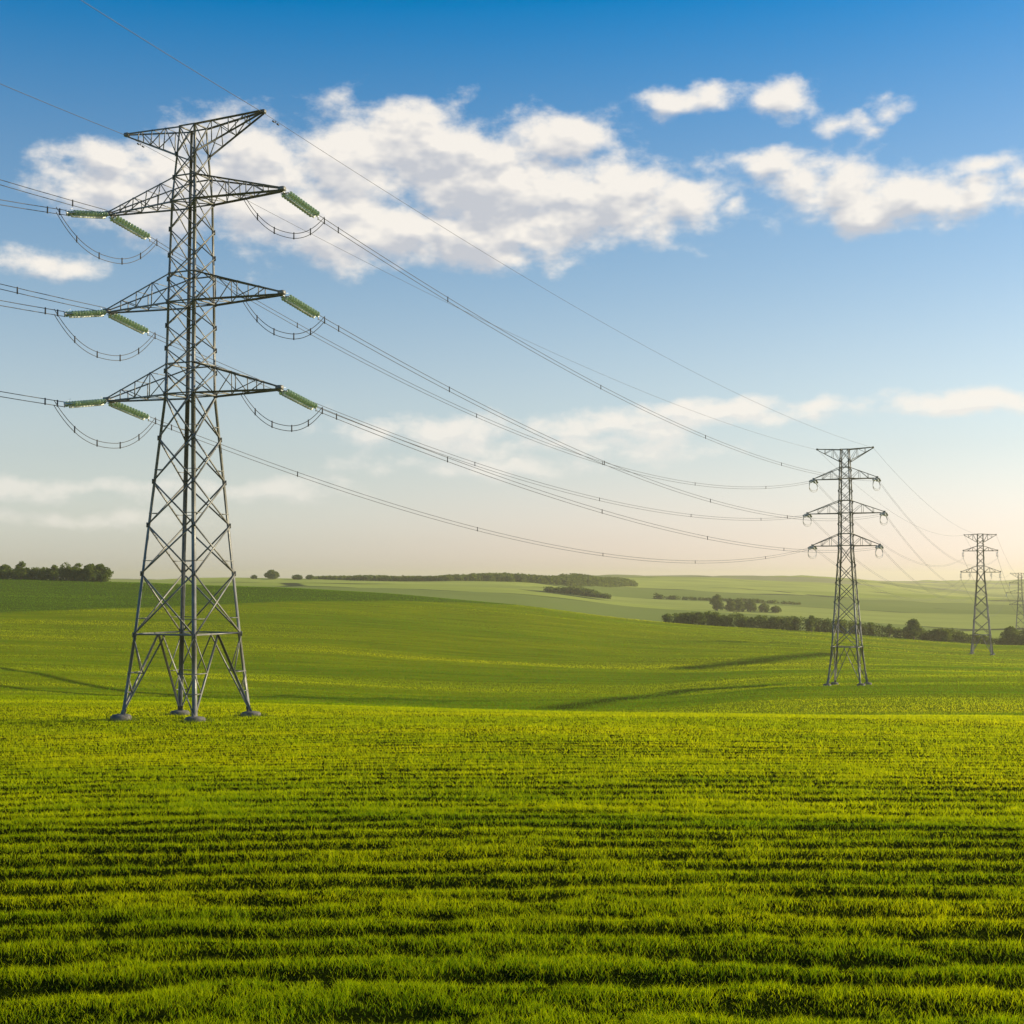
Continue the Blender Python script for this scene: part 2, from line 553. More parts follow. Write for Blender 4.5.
def ground_mat():
    m, k = new_mat('farmland')
    geo = k.n('ShaderNodeNewGeometry')
    pos = geo.outputs['Position']
    sp = k.n('ShaderNodeSeparateXYZ', {0: pos})
    x, y = sp.outputs[0], sp.outputs[1]
    r = k.v('LENGTH', k.v('MULTIPLY', pos, (1, 1, 0)))
    # crop of the home field, seen as one surface far away
    st = k.noise(k.v('MULTIPLY', pos, (.03, .35, 0)), 1.0, 6, .65)
    bl = k.noise(k.v('MULTIPLY', pos, (.006, .016, 0)), 1.0, 4, .55)
    home = k.mix(k.smooth(st, .3, .7), (.11, .135, .0005), (.24, .25, .001))
    home = k.mix(k.smooth(bl, .3, .7), k.mix(1.0, home, (.8, .88, .9), 'MULTIPLY'), home)
    # earth between the nearby plants
    soil = k.mix(k.noise(pos, 1.7, 6, .6), (.006, .010, .0005), (.014, .02, .001))
    near = k.m('MAXIMUM', k.smooth(r, 75, 180), k.smooth(k.m('ABSOLUTE', k.m('ARCTAN2', x, y)), math.radians(34), math.radians(36)))
    home = k.mix(near, soil, home)
    # dark colour for wheel tracks at left and painted shade streaks on the slope
    wa = k.n('ShaderNodeAttribute', attribute_name='ruts_and_shade').outputs['Fac']
    home = k.mix(k.m('MULTIPLY', wa, .85), home, (.025, .04, .001))
    # darker green over the top of the left hill
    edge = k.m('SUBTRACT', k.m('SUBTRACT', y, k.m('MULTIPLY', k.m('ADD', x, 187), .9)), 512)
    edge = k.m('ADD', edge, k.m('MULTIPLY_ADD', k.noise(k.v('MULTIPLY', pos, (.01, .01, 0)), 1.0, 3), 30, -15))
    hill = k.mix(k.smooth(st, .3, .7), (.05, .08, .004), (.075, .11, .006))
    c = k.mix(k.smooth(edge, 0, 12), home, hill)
    # patchwork of far fields
    vv = k.v('ADD', k.v('MULTIPLY', pos, (1 / 520, 1 / 300, 0)), k.v('SCALE', k.noise(pos, .0012, 2, .5, True), .5))
    vor = k.n('ShaderNodeTexVoronoi', {'Vector': vv, 'Scale': 1.0}, feature='F1')
    vc = k.n('ShaderNodeSeparateColor', {0: vor.outputs['Color']})
    far = k.mix(vc.outputs[0], (.25, .30, .04), (.42, .44, .10))
    far = k.mix(k.smooth(vc.outputs[1], .55, .7), far, (.18, .22, .05))
    far = k.mix(k.smooth(vc.outputs[2], .78, .86), far, (.26, .25, .12))
    fst = k.noise(k.v('MULTIPLY', pos, (.004, .03, 0)), 1.0, 5, .6)
    far = k.mix(k.smooth(fst, .35, .7, 0, .5), far, (.17, .2, .045))
    ve = k.n('ShaderNodeTexVoronoi', {'Vector': vv, 'Scale': 1.0}, feature='DISTANCE_TO_EDGE')
    hedge = k.smooth(ve.outputs['Distance'], .008, .02, 1, 0)
    gate = k.smooth(k.noise(pos, .003, 2), .47, .55)
    far = k.mix(k.m('MULTIPLY', hedge, gate), far, (.03, .045, .02))
    c = k.mix(k.smooth(r, 745, 775), c, far)
    bn = k.m('ADD', k.m('MULTIPLY', st, 1.0), k.m('MULTIPLY', k.noise(pos, .8, 5, .7), .5))
    bump = k.n('ShaderNodeBump', {'Height': bn, 'Strength': .6, 'Distance': .5})
    d = k.n('ShaderNodeBsdfPrincipled', {'Base Color': c, 'Roughness': .95, 'Specular IOR Level': 0.0, 'Normal': bump.outputs[0]})
    out(m, k, d.outputs[0])
    return m


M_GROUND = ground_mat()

# ------------------------------------------------------------------ ground: one sheet to the horizon
na, nr = len(AG), len(RG)
V3 = np.stack([GX, GY, ZG], -1)[:, 1:].reshape(-1, 3)       # ring 0 is the point below the camera
V3 = np.vstack([V3, [[0, 0, ZG[:, 0].mean()]]])
m_ = nr - 1
ii, jj = np.meshgrid(np.arange(na - 1), np.arange(m_ - 1), indexing='ij')
q = np.stack([ii * m_ + jj, ii * m_ + jj + 1, (ii + 1) * m_ + jj + 1, (ii + 1) * m_ + jj], -1).reshape(-1, 4)[:, ::-1]
cidx = na * m_
tri = np.array([(cidx, i * m_, (i + 1) * m_) for i in range(na - 1)])[:, ::-1]
def poly_dist(x, y, pts):
    best = np.full(x.shape, 1e9)
    for (ax, ay), (bx, by) in zip(pts[:-1], pts[1:]):
        dx, dy = bx - ax, by - ay
        t = np.clip(((x - ax) * dx + (y - ay) * dy) / (dx * dx + dy * dy), 0, 1)
        best = np.minimum(best, np.hypot(x - ax - t * dx, y - ay - t * dy))
    return best


TRACKS_AND_SHADE = []  # wheel tracks, and shade streaks painted into ground and crop colour
for pl, w in (([(690, 668, 300), (760, 661, 300), (830, 654, 300)], 8.0),  # upper shade streak, painted dark
              ([(-60, 661, 230), (0, 668, 230), (60, 679, 230), (130, 692, 230), (200, 697, 230)], 1.6),
              ([(-60, 676, 230), (0, 686, 230), (70, 693, 230), (150, 698, 230)], 1.2),
              ([(560, 708, 200), (620, 699, 200), (690, 690, 200), (760, 686, 200)], 5.0)):  # lower shade streak, painted dark
    TRACKS_AND_SHADE.append(([tuple(hit(px, row, y0)[:2]) for px, row, y0 in pl], w))

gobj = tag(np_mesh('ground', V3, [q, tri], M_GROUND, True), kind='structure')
ruts_and_shade = np.zeros(len(V3))
for pl, w in TRACKS_AND_SHADE:
    ruts_and_shade = np.maximum(ruts_and_shade, np.clip(1.3 - poly_dist(V3[:, 0], V3[:, 1], pl) / w, 0, 1))
ga = gobj.data.attributes.new('ruts_and_shade', 'FLOAT', 'POINT')
ga.data.foreach_set('value', ruts_and_shade.astype(np.float32))

# ------------------------------------------------------------------ the crop
rng = np.random.default_rng(11)


def crop(name, n, r0, r1, wide, hmin, hmax, segs, label, cat, kpow=2.0, wpx=.5):
    """blades between two distances, thinner on the ground the farther away"""
    a = rng.uniform(-math.radians(wide), math.radians(wide), n)
    u = rng.random(n)
    if kpow == 2.0:                                        # density per m2 ~ 1/r^2
        r = r0 * (r1 / r0) ** u
    else:
        e = 2 - kpow
        r = (r0 ** e + u * (r1 ** e - r0 ** e)) ** (1 / e)
    x, y = r * np.sin(a), r * np.cos(a)
    rf = row_field(x, y)
    keep = rng.random(n) < (.14 + .86 * rf ** 1.2) if r0 < 150 else rng.random(n) < .55 + .45 * fbm(x / 30, y / 3.0, 3)
    tr = np.zeros(n)
    if r1 > 150:
        for pl, w in TRACKS_AND_SHADE:
            d = poly_dist(x, y, pl)
            tr = np.maximum(tr, np.clip(1.25 - d / w, 0, 1))
        keep &= rng.random(n) > tr * .75
    if r0 < 150:                                          # plants stand in tufts
        cl = fbm(x / .32, y / .32, 2)
        keep &= rng.random(n) < np.clip(2.6 * cl - .35 + r / 130, .12, 1)
    x, y, r, rf, tr = x[keep], y[keep], r[keep], rf[keep], tr[keep]
    n = len(x)
    z = ground(x, y)
    far = np.clip((r - 90) / 60, 0, 1)
    clump = fbm(x / .32, y / .32, 2)
    h = (hmin + (hmax - hmin) * rng.random(n)) * (.55 + .45 * (rf * (1 - far) + far)) * (.35 + 1.3 * clump)
    h *= 1 + .7 * (rng.random(n) < .05)
    w = np.maximum(.008, wpx * r / F) * rng.uniform(.7, 1.3, n)
    th = rng.uniform(0, 2 * np.pi, n)
    cx, cy = np.cos(th), np.sin(th)
    lean = rng.uniform(.2, 1.15, n) * h
    la = rng.uniform(0, 2 * np.pi, n)
    lx, ly = np.cos(la) * lean, np.sin(la) * lean
    base = np.stack([x, y, z - .02], -1)
    side = np.stack([cx * w / 2, cy * w / 2, np.zeros(n)], -1)
    tip = base + np.stack([lx, ly, h], -1)
    if segs == 2:
        mid = base + np.stack([lx * .35, ly * .35, h * .6], -1)
        vs = np.stack([base - side, base + side, mid + side * .8, mid - side * .8, tip], 1).reshape(-1, 3)
        o = np.arange(n)[:, None] * 5
        quads, tris = o + np.array([0, 1, 2, 3]), o + np.array([3, 2, 4])
        fs, per = [quads, tris], 5
    else:
        vs = np.stack([base - side, base + side, tip], 1).reshape(-1, 3)
        fs, per = [np.arange(n)[:, None] * 3 + np.array([0, 1, 2])], 3
    o = np_mesh(name, vs, fs, M_BLADE)
    patch = fbm(x / 9, y / 2.2, 3)
    rnd = .5 * (1 - .85 * far)
    shade_band = .6 * fbm(x / 70, y / 11, 3) + .6 * fbm(x / 170 + 4, y / 30, 2) - .6  # light and shade of the rolling slope put into the tint
    tint = .22 + .22 * np.clip((r - 30) / 60, 0, 1) + .04 * np.exp(-((r - 150) / 40) ** 2) - .2 * np.clip((r - 210) / 160, 0, 1) + rnd * (rng.random(n) - .25) + .6 * (patch - .5) * (1 - .8 * far) + .12 * rf * (1 - far) + 1.9 * shade_band * far
    tint = np.clip(np.where(y - .9 * (x + 187) - 516 > 0, .03 + .12 * rng.random(n), tint - .8 * tr), 0, 1)  # tint also drops along tracks and painted shade streaks
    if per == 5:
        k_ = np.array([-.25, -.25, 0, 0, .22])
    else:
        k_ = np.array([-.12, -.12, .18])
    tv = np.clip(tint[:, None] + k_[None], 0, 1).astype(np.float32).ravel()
    at = o.data.attributes.new('tint', 'FLOAT', 'POINT')
    at.data.foreach_set('value', tv)
    tag(o, label, cat, kind='stuff')
    return n


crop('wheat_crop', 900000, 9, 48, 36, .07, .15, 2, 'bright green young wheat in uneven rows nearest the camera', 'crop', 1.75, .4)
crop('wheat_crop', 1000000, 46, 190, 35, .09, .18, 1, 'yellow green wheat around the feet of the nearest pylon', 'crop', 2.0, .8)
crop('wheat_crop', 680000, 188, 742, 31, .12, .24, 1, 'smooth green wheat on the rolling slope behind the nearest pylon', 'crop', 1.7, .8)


# ------------------------------------------------------------------ pylons
def lerp(a, b, t):
    return a + (b - a) * t


CORN = [(1, 1), (1, -1), (-1, -1), (-1, 1)]                 # leg corners, local x = arm direction, y = line direction


def make_pylon(name, base, az, label, arms, peak, levels, halfw, full=True, sc=1.0, ground_feet=True, sparse=1.0):
    """arms: (tip height, half length, top chord height); halfw: (height, half side) table"""
    root = empty(name, base, -az)
    tag(root, label, 'pylon', 'electricity pylons of the line across the fields')
    hz, hw = zip(*halfw)
    H = hz[-1]
    W = lambda z: float(np.interp(z, hz, hw))
    leg = lambda c, z: np.array([c[0] * W(z), c[1] * W(z), z])
    lw, bw = .25 * sc, .105 * sc
    feet = []
    R = lambda v: np.array([v[0] * math.cos(az) + v[1] * math.sin(az), -v[0] * math.sin(az) + v[1] * math.cos(az)])
    zb = levels[0]
    for c in CORN:
        f = leg(c, 0)
        wx = R(f)
        gz = float(ground(base[0] + wx[0], base[1] + wx[1])) - base[2]
        f = np.array([f[0] * 1.0, f[1], gz])
        feet.append(f)
        b = MB()
        a_, b_ = np.array([-c[0], 0, 0.]), np.array([0, -c[1], 0.])
        knots = [f + [0, 0, .35]] + [leg(c, z) for z in hz[1:]]
        for i, (p, q_) in enumerate(zip(knots[:-1], knots[1:])):
            w_ = lw * (1.15 - .6 * (i / max(1, len(knots) - 1)))
            b.angle(p, q_, w_, w_ * .2, a_, b_)
        lg = b.build('leg', M_STEEL, root)
        fb = MB()
        fb.lathe(f + [0, 0, -.5], (0, 0, 1), [(0, .86), (.8, .84), (.95, .7), (1.0, .4), (1.0, .001)], 9)
        fb.angle(f + [0, 0, .2], f + [-c[0] * .1, -c[1] * .1, .9], .34, .05, a_, b_)
        fb.build('footing', M_CONC, lg)
    # faces
    for i in range(4):
        c0, c1 = CORN[i], CORN[(i + 1) % 4]
        nrm = np.array([(c0[0] + c1[0]) / 2, (c0[1] + c1[1]) / 2, 0.])
        b = MB()
        L0, L1 = (lambda z: leg(c0, z)), (lambda z: leg(c1, z))
        mid = (L0(zb) + L1(zb)) / 2
        b.angle(L0(zb), L1(zb), bw * 1.2, None, np.array([0, 0, 1.]), -nrm)
        for c, L, f in ((c0, L0, feet[i]), (c1, L1, feet[(i + 1) % 4])):
            ft = f + [0, 0, .5]
            b.angle(mid, ft, bw * 1.35)                      # inverted V down to the feet
            hgt = zb - ft[2]
            pm = lambda t: lerp(ft, mid, t)
            lg_ = lambda t: lerp(ft, L(zb), t)
            b.bar(lg_(.52), pm(.52), bw * .7)
            b.bar(lg_(.985), pm(.52), bw * .7)
            b.bar(lg_(.52), pm(.27), bw * .6)
            b.bar(lg_(.27), pm(.27), bw * .6)
        for z0, z1 in zip(levels[:-1], levels[1:]):
            big = z1 - z0 > 3.2
            wv = bw * (1.15 if big else .85)
            for L in (L0, L1):                               # gusset plate at the joint
                p = L(z0) - nrm / np.linalg.norm(nrm) * .04
                b.bar(p - [0, 0, .2], p + [0, 0, .2], .34, .03, np.cross(nrm, [0, 0, 1.]))
            b.bar(L0(z0), L1(z1), wv, wv * .6, nrm)
            b.bar(L1(z0) + nrm * .05, L0(z1) + nrm * .05, wv, wv * .6, nrm)
            if big:                                          # short redundant struts to the crossing
                w0, w1 = W(z0), W(z1)
                zc = z0 + (z1 - z0) * w0 / (w0 + w1)
                for A, B, L in ((L0(z0), L1(z1), L0), (L1(z0), L0(z1), L1)):
                    t = .5 * (zc - z0) / (z1 - z0)
                    p = lerp(A, B, t)
                    b.bar(L(p[2]), p, bw * .55)
        for z in [a[0] for a in arms] + [a[2] for a in arms] + [H]:
            b.bar(L0(z), L1(z), bw * 1.0)
        b.bar(lerp(L0(levels[-1]), L1(levels[-1]), 0), L1(H), bw * .8)
        b.build('face_bracing', M_STEEL, root)
    # plan bracing at belt and arms
    for z in [zb] + [a[0] for a in arms]:
        b = MB()
        b.bar(leg(CORN[0], z), leg(CORN[2], z), bw * .8)
        b.bar(leg(CORN[1], z), leg(CORN[3], z), bw * .76)
        b.build('plan_bracing', M_STEEL, root)
    tips = {}
    for ai, (zt, L, zu) in enumerate(arms):
        for s in (-1, 1):
            tip = np.array([s * L, 0, zt])
            b = MB()
            lo = [leg((s, y), zt) for y in (-1, 1)]
            hi = [leg((s, y), zu) for y in (-1, 1)]
            ta = [tip + [0, y * .16, 0] for y in (-1, 1)]
            tb = [tip + [0, y * .16, .22] for y in (-1, 1)]
            for e in (0, 1):
                b.angle(lo[e], ta[e], bw * 1.5)
                b.angle(hi[e], tb[e], bw * 1.15)
            b.bar(tip + [-.25 * s, 0, .1], tip + [.28 * s, 0, .1], .42 * sc, .34 * sc)
            arm = b.build('crossarm', M_STEEL, root)
            b = MB()
            n = max(3, int(round((L - W(zt)) / (1.7 * sparse))))
            for j in range(1, n):
                t0, t1 = (j - 1) / n, j / n
                l0, l1 = [lerp(lo[e], ta[e], t0) for e in (0, 1)], [lerp(lo[e], ta[e], t1) for e in (0, 1)]
                h0, h1 = [lerp(hi[e], tb[e], t0) for e in (0, 1)], [lerp(hi[e], tb[e], t1) for e in (0, 1)]
                for e in (0, 1):
                    b.bar(l1[e], h1[e], bw * .6)
                    b.bar(*((l0[e], h1[e]) if j % 2 else (h0[e], l1[e])), bw * .6)
                b.bar(l1[0], l1[1], bw * .6)
                b.bar(*((l0[0], l1[1]) if j % 2 else (l0[1], l1[0])), bw * .6)
                b.bar(h1[0], h1[1], bw * .5)
            b.build('arm_lattice', M_STEEL, arm)
            w2 = R(tip)
            tips[(ai, s)] = np.array([base[0] + w2[0], base[1] + w2[1], base[2] + zt])
        # chords running through the body
    zt, L, zu = peak                                         # earth wire peak: flat top, sloping bottom
    for s in (-1, 1):
        tip = np.array([s * L, 0, zt])
        b = MB()
        hi = [leg((s, y), H) for y in (-1, 1)]
        lo = [leg((s, y), zu) for y in (-1, 1)]
        ta = [tip + [0, y * .14, .18] for y in (-1, 1)]
        tb = [tip + [0, y * .14, 0] for y in (-1, 1)]
        for e in (0, 1):
            b.angle(hi[e], ta[e], bw * 1.3)
            b.angle(lo[e], tb[e], bw * 1.1)
        b.bar(tip + [-.2 * s, 0, .08], tip + [.2 * s, 0, .08], .34 * sc, .3 * sc)
        arm = b.build('peak_arm', M_STEEL, root)
        b = MB()
        n = max(3, int(round((L - W(H)) / (1.6 * sparse))))
        for j in range(1, n):
            t0, t1 = (j - 1) / n, j / n
            for e in (0, 1):
                l0, l1, h0, h1 = lerp(lo[e], tb[e], t0), lerp(lo[e], tb[e], t1), lerp(hi[e], ta[e], t0), lerp(hi[e], ta[e], t1)
                b.bar(l1, h1, bw * .6)
                b.bar(*((l0, h1) if j % 2 else (h0, l1)), bw * .6)
            b.bar(lerp(lo[0], tb[0], t1), lerp(lo[1], tb[1], t1), bw * .5)
            b.bar(lerp(hi[0], ta[0], t1), lerp(hi[1], ta[1], t1), bw * .5)
        b.build('arm_lattice', M_STEEL, arm)
        w2 = R(tip)
        tips[('e', s)] = np.array([base[0] + w2[0], base[1] + w2[1], base[2] + zt])
    return root, tips


AZ1, AZ2, AZ3, AZ4 = [math.radians(v) for v in (25.5, 25.0, 22.0, 21.0)]
B1 = pt(187, 718, 118); B1[2] = ground(B1[0], B1[1])
B2 = pt(847.5, 685, 299); B2[2] = ground(B2[0], B2[1])
B3 = pt(982, 655, 588); B3[2] = ground(B3[0], B3[1])
B4 = pt(1021, 645, 988); B4[2] = ground(B4[0], B4[1])
d1, d2, d3 = -11.54 - B1[2], -22.37 - B2[2], -31.69 - B3[2]
d4 = -46.34 - B4[2]
LV1 = [6.9, 11.9, 15.9, 19.5, 23.1, 26.8, 28.7, 30.6, 32.5, 34.5, 36.4, 38.4, 40.6, 43.0, 45.0, 47.0, 49.4]
HW1 = [(0, 3.72), (6.9, 3.08), (26.8, 1.5), (34.5, 1.4), (43, 1.24), (47, .97), (49.4, .82)]
P1, T1 = make_pylon('electricity_pylon', B1, AZ1, 'largest grey steel lattice pylon, standing nearest at left in the wheat',
                    [(43.0 + d1, 9.0, 45.1 + d1), (34.5 + d1, 9.05, 36.9 + d1), (26.8 + d1, 8.9, 29.3 + d1)], (49.65 + d1, 7.1, 47.0 + d1), LV1, HW1)
HW2 = [(0, 3.5), (8, 2.75), (28.6, 1.4), (36, 1.3), (43.3, 1.15), (47, 1.0), (49.6, .85)]
LV2 = [8.0, 13, 17.5, 21.5, 25.2, 29.2, 31.5, 33.8, 36.05, 38.4, 40.8, 43.3, 45.2, 47.2, 49.6]
P2, T2 = make_pylon('electricity_pylon', B2, AZ2, 'second pylon of the line, standing before the dark hedge, pale cable loops at its arms',
                    [(43.3 + d2, 6.6, 45.7 + d2), (36.05 + d2, 8.0, 38.7 + d2), (29.2 + d2, 7.0, 31.7 + d2)], (49.6 + d2, 5.85, 46.9 + d2), LV2, HW2, sc=1.15, sparse=1.4)
HW3 = [(0, 4.1), (8, 3.5), (34.2, 1.5), (43, 1.35), (47, 1.2), (49.7, 1.2)]
LV3 = [8, 14, 19.5, 24.5, 29, 34.2, 37, 40, 43, 45.2, 47.3, 49.7]
P3, T3 = make_pylon('electricity_pylon', B3, AZ3, 'small hazy pylon right of the second one, with only two pairs of conductor arms',
                    [(43.0 + d3, 6.7, 45.0 + d3), (34.2 + d3, 7.7, 36.8 + d3)], (49.5 + d3, 6.3, 46.5 + d3), LV3, HW3, sc=1.6, sparse=2)
P4, T4 = make_pylon('electricity_pylon', B4, AZ4, 'faintest and farthest pylon, half out of view at the right edge',
                    [(43.0 + d4, 6.7, 45.0 + d4), (36 + d4, 9.0, 38.4 + d4), (28 + d4, 7, 30.2 + d4)], (49.6 + d4, 6.2, 46.5 + d4), LV3, HW3, sc=1.9, sparse=2)


wp, hw_ = [], []
for c in CORN:
    for _ in range(260):
        a_, rr_ = rng.uniform(0, 2 * math.pi), .8 + abs(rng.normal()) * .5
        lx, ly = c[0] * 3.72 + math.cos(a_) * rr_, c[1] * 3.72 + math.sin(a_) * rr_
        wp.append((B1[0] + lx * math.cos(AZ1) + ly * math.sin(AZ1), B1[1] - lx * math.sin(AZ1) + ly * math.cos(AZ1)))
wp = np.array(wp)
nw = len(wp)
base_ = np.stack([wp[:, 0], wp[:, 1], ground(wp[:, 0], wp[:, 1]) - .03], -1)
hh_, th_, la_ = rng.uniform(.15, .42, nw), rng.uniform(0, 6.28, nw), rng.uniform(0, 6.28, nw)
sd_ = np.stack([np.cos(th_), np.sin(th_), 0 * th_], -1) * .035
tp_ = base_ + np.stack([np.cos(la_) * hh_ * .5, np.sin(la_) * hh_ * .5, hh_], -1)
wo_ = np_mesh('weeds', np.stack([base_ - sd_, base_ + sd_, tp_], 1).reshape(-1, 3), [np.arange(nw)[:, None] * 3 + np.array([0, 1, 2])], M_LEAF)
tag(wo_, 'rough dark weeds growing round the concrete feet of the nearest pylon', 'weeds', kind='stuff')

# ------------------------------------------------------------------ insulator strings, cables, jumpers
def string_at(tip, d, length, nd, rd, label, group, double=True, sc=1.0, mat=None):
    """tension string of glass discs from an arm tip along d; returns its far end"""
    d = np.asarray(d, float) / np.linalg.norm(d)
    root = empty('insulator_string', tip)
    tag(root, label, 'insulator', group)
    b_ = MB()
    side, upv = b_.frame(d)
    off = .33 * sc
    h = .5 * sc
    y = MB()
    y.tube([(0, 0, 0), d * h], .05 * sc)
    y.bar(d * h - side * (off + .1), d * h + side * (off + .1), .12 * sc, .07 * sc)
    y.build('yoke_plate', M_FIT, root)
    L = length - 2 * h
    for sgn in ((-1, 1) if double else (0,)):
        b = MB()
        o = d * h + side * off * sgn
        step = L / nd
        for i in range(nd):
            s = i * step + .1 * step
            b.lathe(o, d, [(s, .035), (s + step * .3, .045), (s + step * .42, rd * .5), (s + step * .56, rd), (s + step * .64, rd * .96),
                           (s + step * .6, rd * .5), (s + step * .7, .035), (s + step * .99, .035)], 12)
        b.build('glass_discs', mat or M_GLASS, root, True)
    y = MB()
    y.tube([d * h, d * h * 1.1 + upv * .27 * sc, d * (h + L) - d * .1 + upv * .27 * sc, d * (h + L)], .095 * sc)
    y.build('centre_rod', M_PALE, root)
    y = MB()
    e = d * (h + L)
    y.bar(e - side * (off + .1), e + side * (off + .1), .12 * sc, .07 * sc)
    y.tube([e, d * length], .06 * sc)
    y.bar(d * length - upv * .25, d * length + upv * .25, .1 * sc, .07 * sc)
    y.build('yoke_plate', M_FIT, root)
    for s_, p0 in ((1, d * h), (-1, e)):
        y = MB()
        y.tube([p0, p0 - upv * .3, p0 - upv * .42 + d * .3 * s_], .018 * sc)
        y.build('arcing_horn', M_FIT, root)
    return np.asarray(tip) + d * length


def catenary(p, q, sag, n=60):
    t = np.linspace(0, 1, n)[:, None]
    c = p + (q - p) * t
    c[:, 2] -= (4 * sag * t * (1 - t))[:, 0]
    return c


def cable(name, curve, label, cat, group, gap=.36, r=.03, r_end=None, spacers=(), mat=None):
    """twin cable (or a single one for gap = 0) with spacer clamps"""
    root = empty(name, curve[0])
    tag(root, label, cat, group)
    curve = np.asarray(curve) - curve[0]
    r_end = r_end or r
    rr = np.linspace(r, r_end, len(curve))
    for s in ((-.5, .5) if gap else (0,)):
        b = MB()
        b.tube(curve + np.array([0, 0, s * gap]), rr, 5)
        b.build('wire', mat or M_WIRE, root, True)
    seg = np.r_[0, np.cumsum(np.linalg.norm(np.diff(curve, axis=0), axis=1))]
    for d in spacers:
        p = np.array([np.interp(d, seg, curve[:, i]) for i in range(3)])
        b = MB()
        b.bar(p - [0, 0, gap / 2 + .08], p + [0, 0, gap / 2 + .08], .07 + r, .06 + r)
        b.build('spacer', M_SPACER, root)
    return root


def damper(p, d, label):
    root = empty('vibration_damper', p)
    tag(root, label, 'damper', 'vibration dampers on the earth wires')
    b = MB()
    d = d / np.linalg.norm(d)
    b.tube([-d * .28 - [0, 0, .16], d * .28 - [0, 0, .16]], .02)
    b.bar((0, 0, 0), (0, 0, -.16), .06)
    b.build('messenger_clamp', M_SPACER, root)
    for s in (-1, 1):
        w = MB()
        w.lathe(d * .3 * s - d * .11 - [0, 0, .16], d, [(0, .001), (0, .07), (.22, .07), (.22, .001)], 8)
        w.build('weight', M_SPACER, root)


def hdir(a, b):
    d = b - a
    d = np.array([d[0], d[1], 0])
    return d / np.linalg.norm(d)


LN1 = -np.array([math.sin(AZ1), math.cos(AZ1), 0])           # back along the line, past the camera
SIDE = {-1: 'left', 1: 'right'}
LEVEL = {0: 'upper', 1: 'middle', 2: 'lower'}
Z = np.array([0, 0, 1.0])
IG = 'glass insulator strings of the pylons'
PREV = {0: -.125, 1: -.05, 2: .0}
SAG = {(0, 1): 5.3, (1, 1): 6.6, (2, 1): 4.6, (0, -1): 8.6, (1, -1): 6.0, (2, -1): 6.9}
end2 = {}
for lev in range(3):
    for s in (-1, 1):
        tip = T1[(lev, s)]
        tgt = T2[(lev, s)]
        hd = hdir(tip, tgt)
        wh = f'at the {LEVEL[lev]} {SIDE[s]} arm tip of the nearest pylon'
        e = string_at(tip - [0, 0, .05], hd * 5.1 - Z * 1.0, 5.2, 12, .24, f'green insulator string sloping right {wh}', IG)
        # to pylon 2
        hb = hdir(tgt, tip)
        q = string_at(tgt - [0, 0, .05], hb * 2.6 - Z * .6, 2.7, 8, .2, f'faint insulator string facing left {wh.replace("nearest", "second")}', IG, mat=M_GLASS2)
        n0 = 60
        c = catenary(e, q, SAG[(lev, s)], n0)
        Lc = np.linalg.norm(q - e)
        cable('power_line', c, f'twin power cable from the {LEVEL[lev]} {SIDE[s]} arm of the nearest pylon to the second pylon', 'power line',
              'conductors of the power line', 0.38, .029, .03, spacers=[.9, 3.0] + list(np.arange(22, Lc - 10, 37)))
        end2[(lev, s)] = q
        if s == -1:
            e0 = string_at(tip - [0, 0, .05], LN1 * 5.1 - Z * (1.0 - .15 * (lev == 2)), 5.2, 12, .24, f'green insulator string pointing left {wh}', IG)
            t = np.linspace(0, 1, 30)[:, None]
            c = e0 + LN1 * 130 * t + Z * (PREV[lev] * 130 * t + 13 * t * t)
            cable('power_line', c, f'lower twin power cable leaving to the left from the {LEVEL[lev]} left insulator', 'power line',
                  'conductors of the power line', .4, .032, .03, spacers=[.8, 2.2])
            if lev < 2:
                c = tip + Z * .12 + LN1 * .2 + LN1 * 130 * t + Z * ({0: -.046, 1: -.024}[lev] * 130 * t + 12 * t * t)
                cable('power_line', c, f'upper twin power cable leaving to the left from the {LEVEL[lev]} left arm tip', 'power line',
                      'conductors of the power line', .4, .032, .03, spacers=[4.2 + 6 * lev, 20])
            jl = [e0 + LN1 * 1.2, e + hd * .9]
            dip = 2.9
        else:
            inner = tip + (np.array([B1[0], B1[1], tip[2]]) - tip) * .42 - Z * .1
            jl = [inner, e + hd * .9]
            dip = 2.2
        t = np.linspace(0, 1, 34)[:, None]
        c = jl[0] + (jl[1] - jl[0]) * t
        prof = 1 - np.abs(2 * t - 1) ** 2.3
        c[:, 2] -= (prof[:, 0] * dip)
        Lj = np.linalg.norm(np.diff(c, axis=0), axis=1).sum()
        cable('jumper_loop', c, f'twin jumper cable loop sagging below the {LEVEL[lev]} {SIDE[s]} arm of the nearest pylon', 'jumper cable',
              'jumper loops under the arms', .42, .03, .03, spacers=[Lj * v for v in (.22, .42, .62, .8)])

for s in (-1, 1):
    p, q = T1[('e', s)], T2[('e', s)]
    c = catenary(p, q, 3.3, 60)
    cable('earth_wire', c, f'thin earth wire from the {SIDE[s]} top peak of the nearest pylon to the second pylon', 'earth wire', 'earth wires on the pylon tops', 0, .018, .02)
    dd = c[1] - c[0]
    damper(c[0] + dd * (1.7 / np.linalg.norm(dd)) - [0, 0, .02], dd, f'small dark weight on the earth wire beside the {SIDE[s]} peak of the nearest pylon')
    t = np.linspace(0, 1, 30)[:, None]
    sl = {-1: -.012, 1: .057}[s]
    c = p + LN1 * 125 * t + Z * (sl * 125 * t + 9 * t * t)
    cable('earth_wire', c, f'thin earth wire leaving at upper left from the {SIDE[s]} top peak of the nearest pylon', 'earth wire', 'earth wires on the pylon tops', 0, .024, .024)

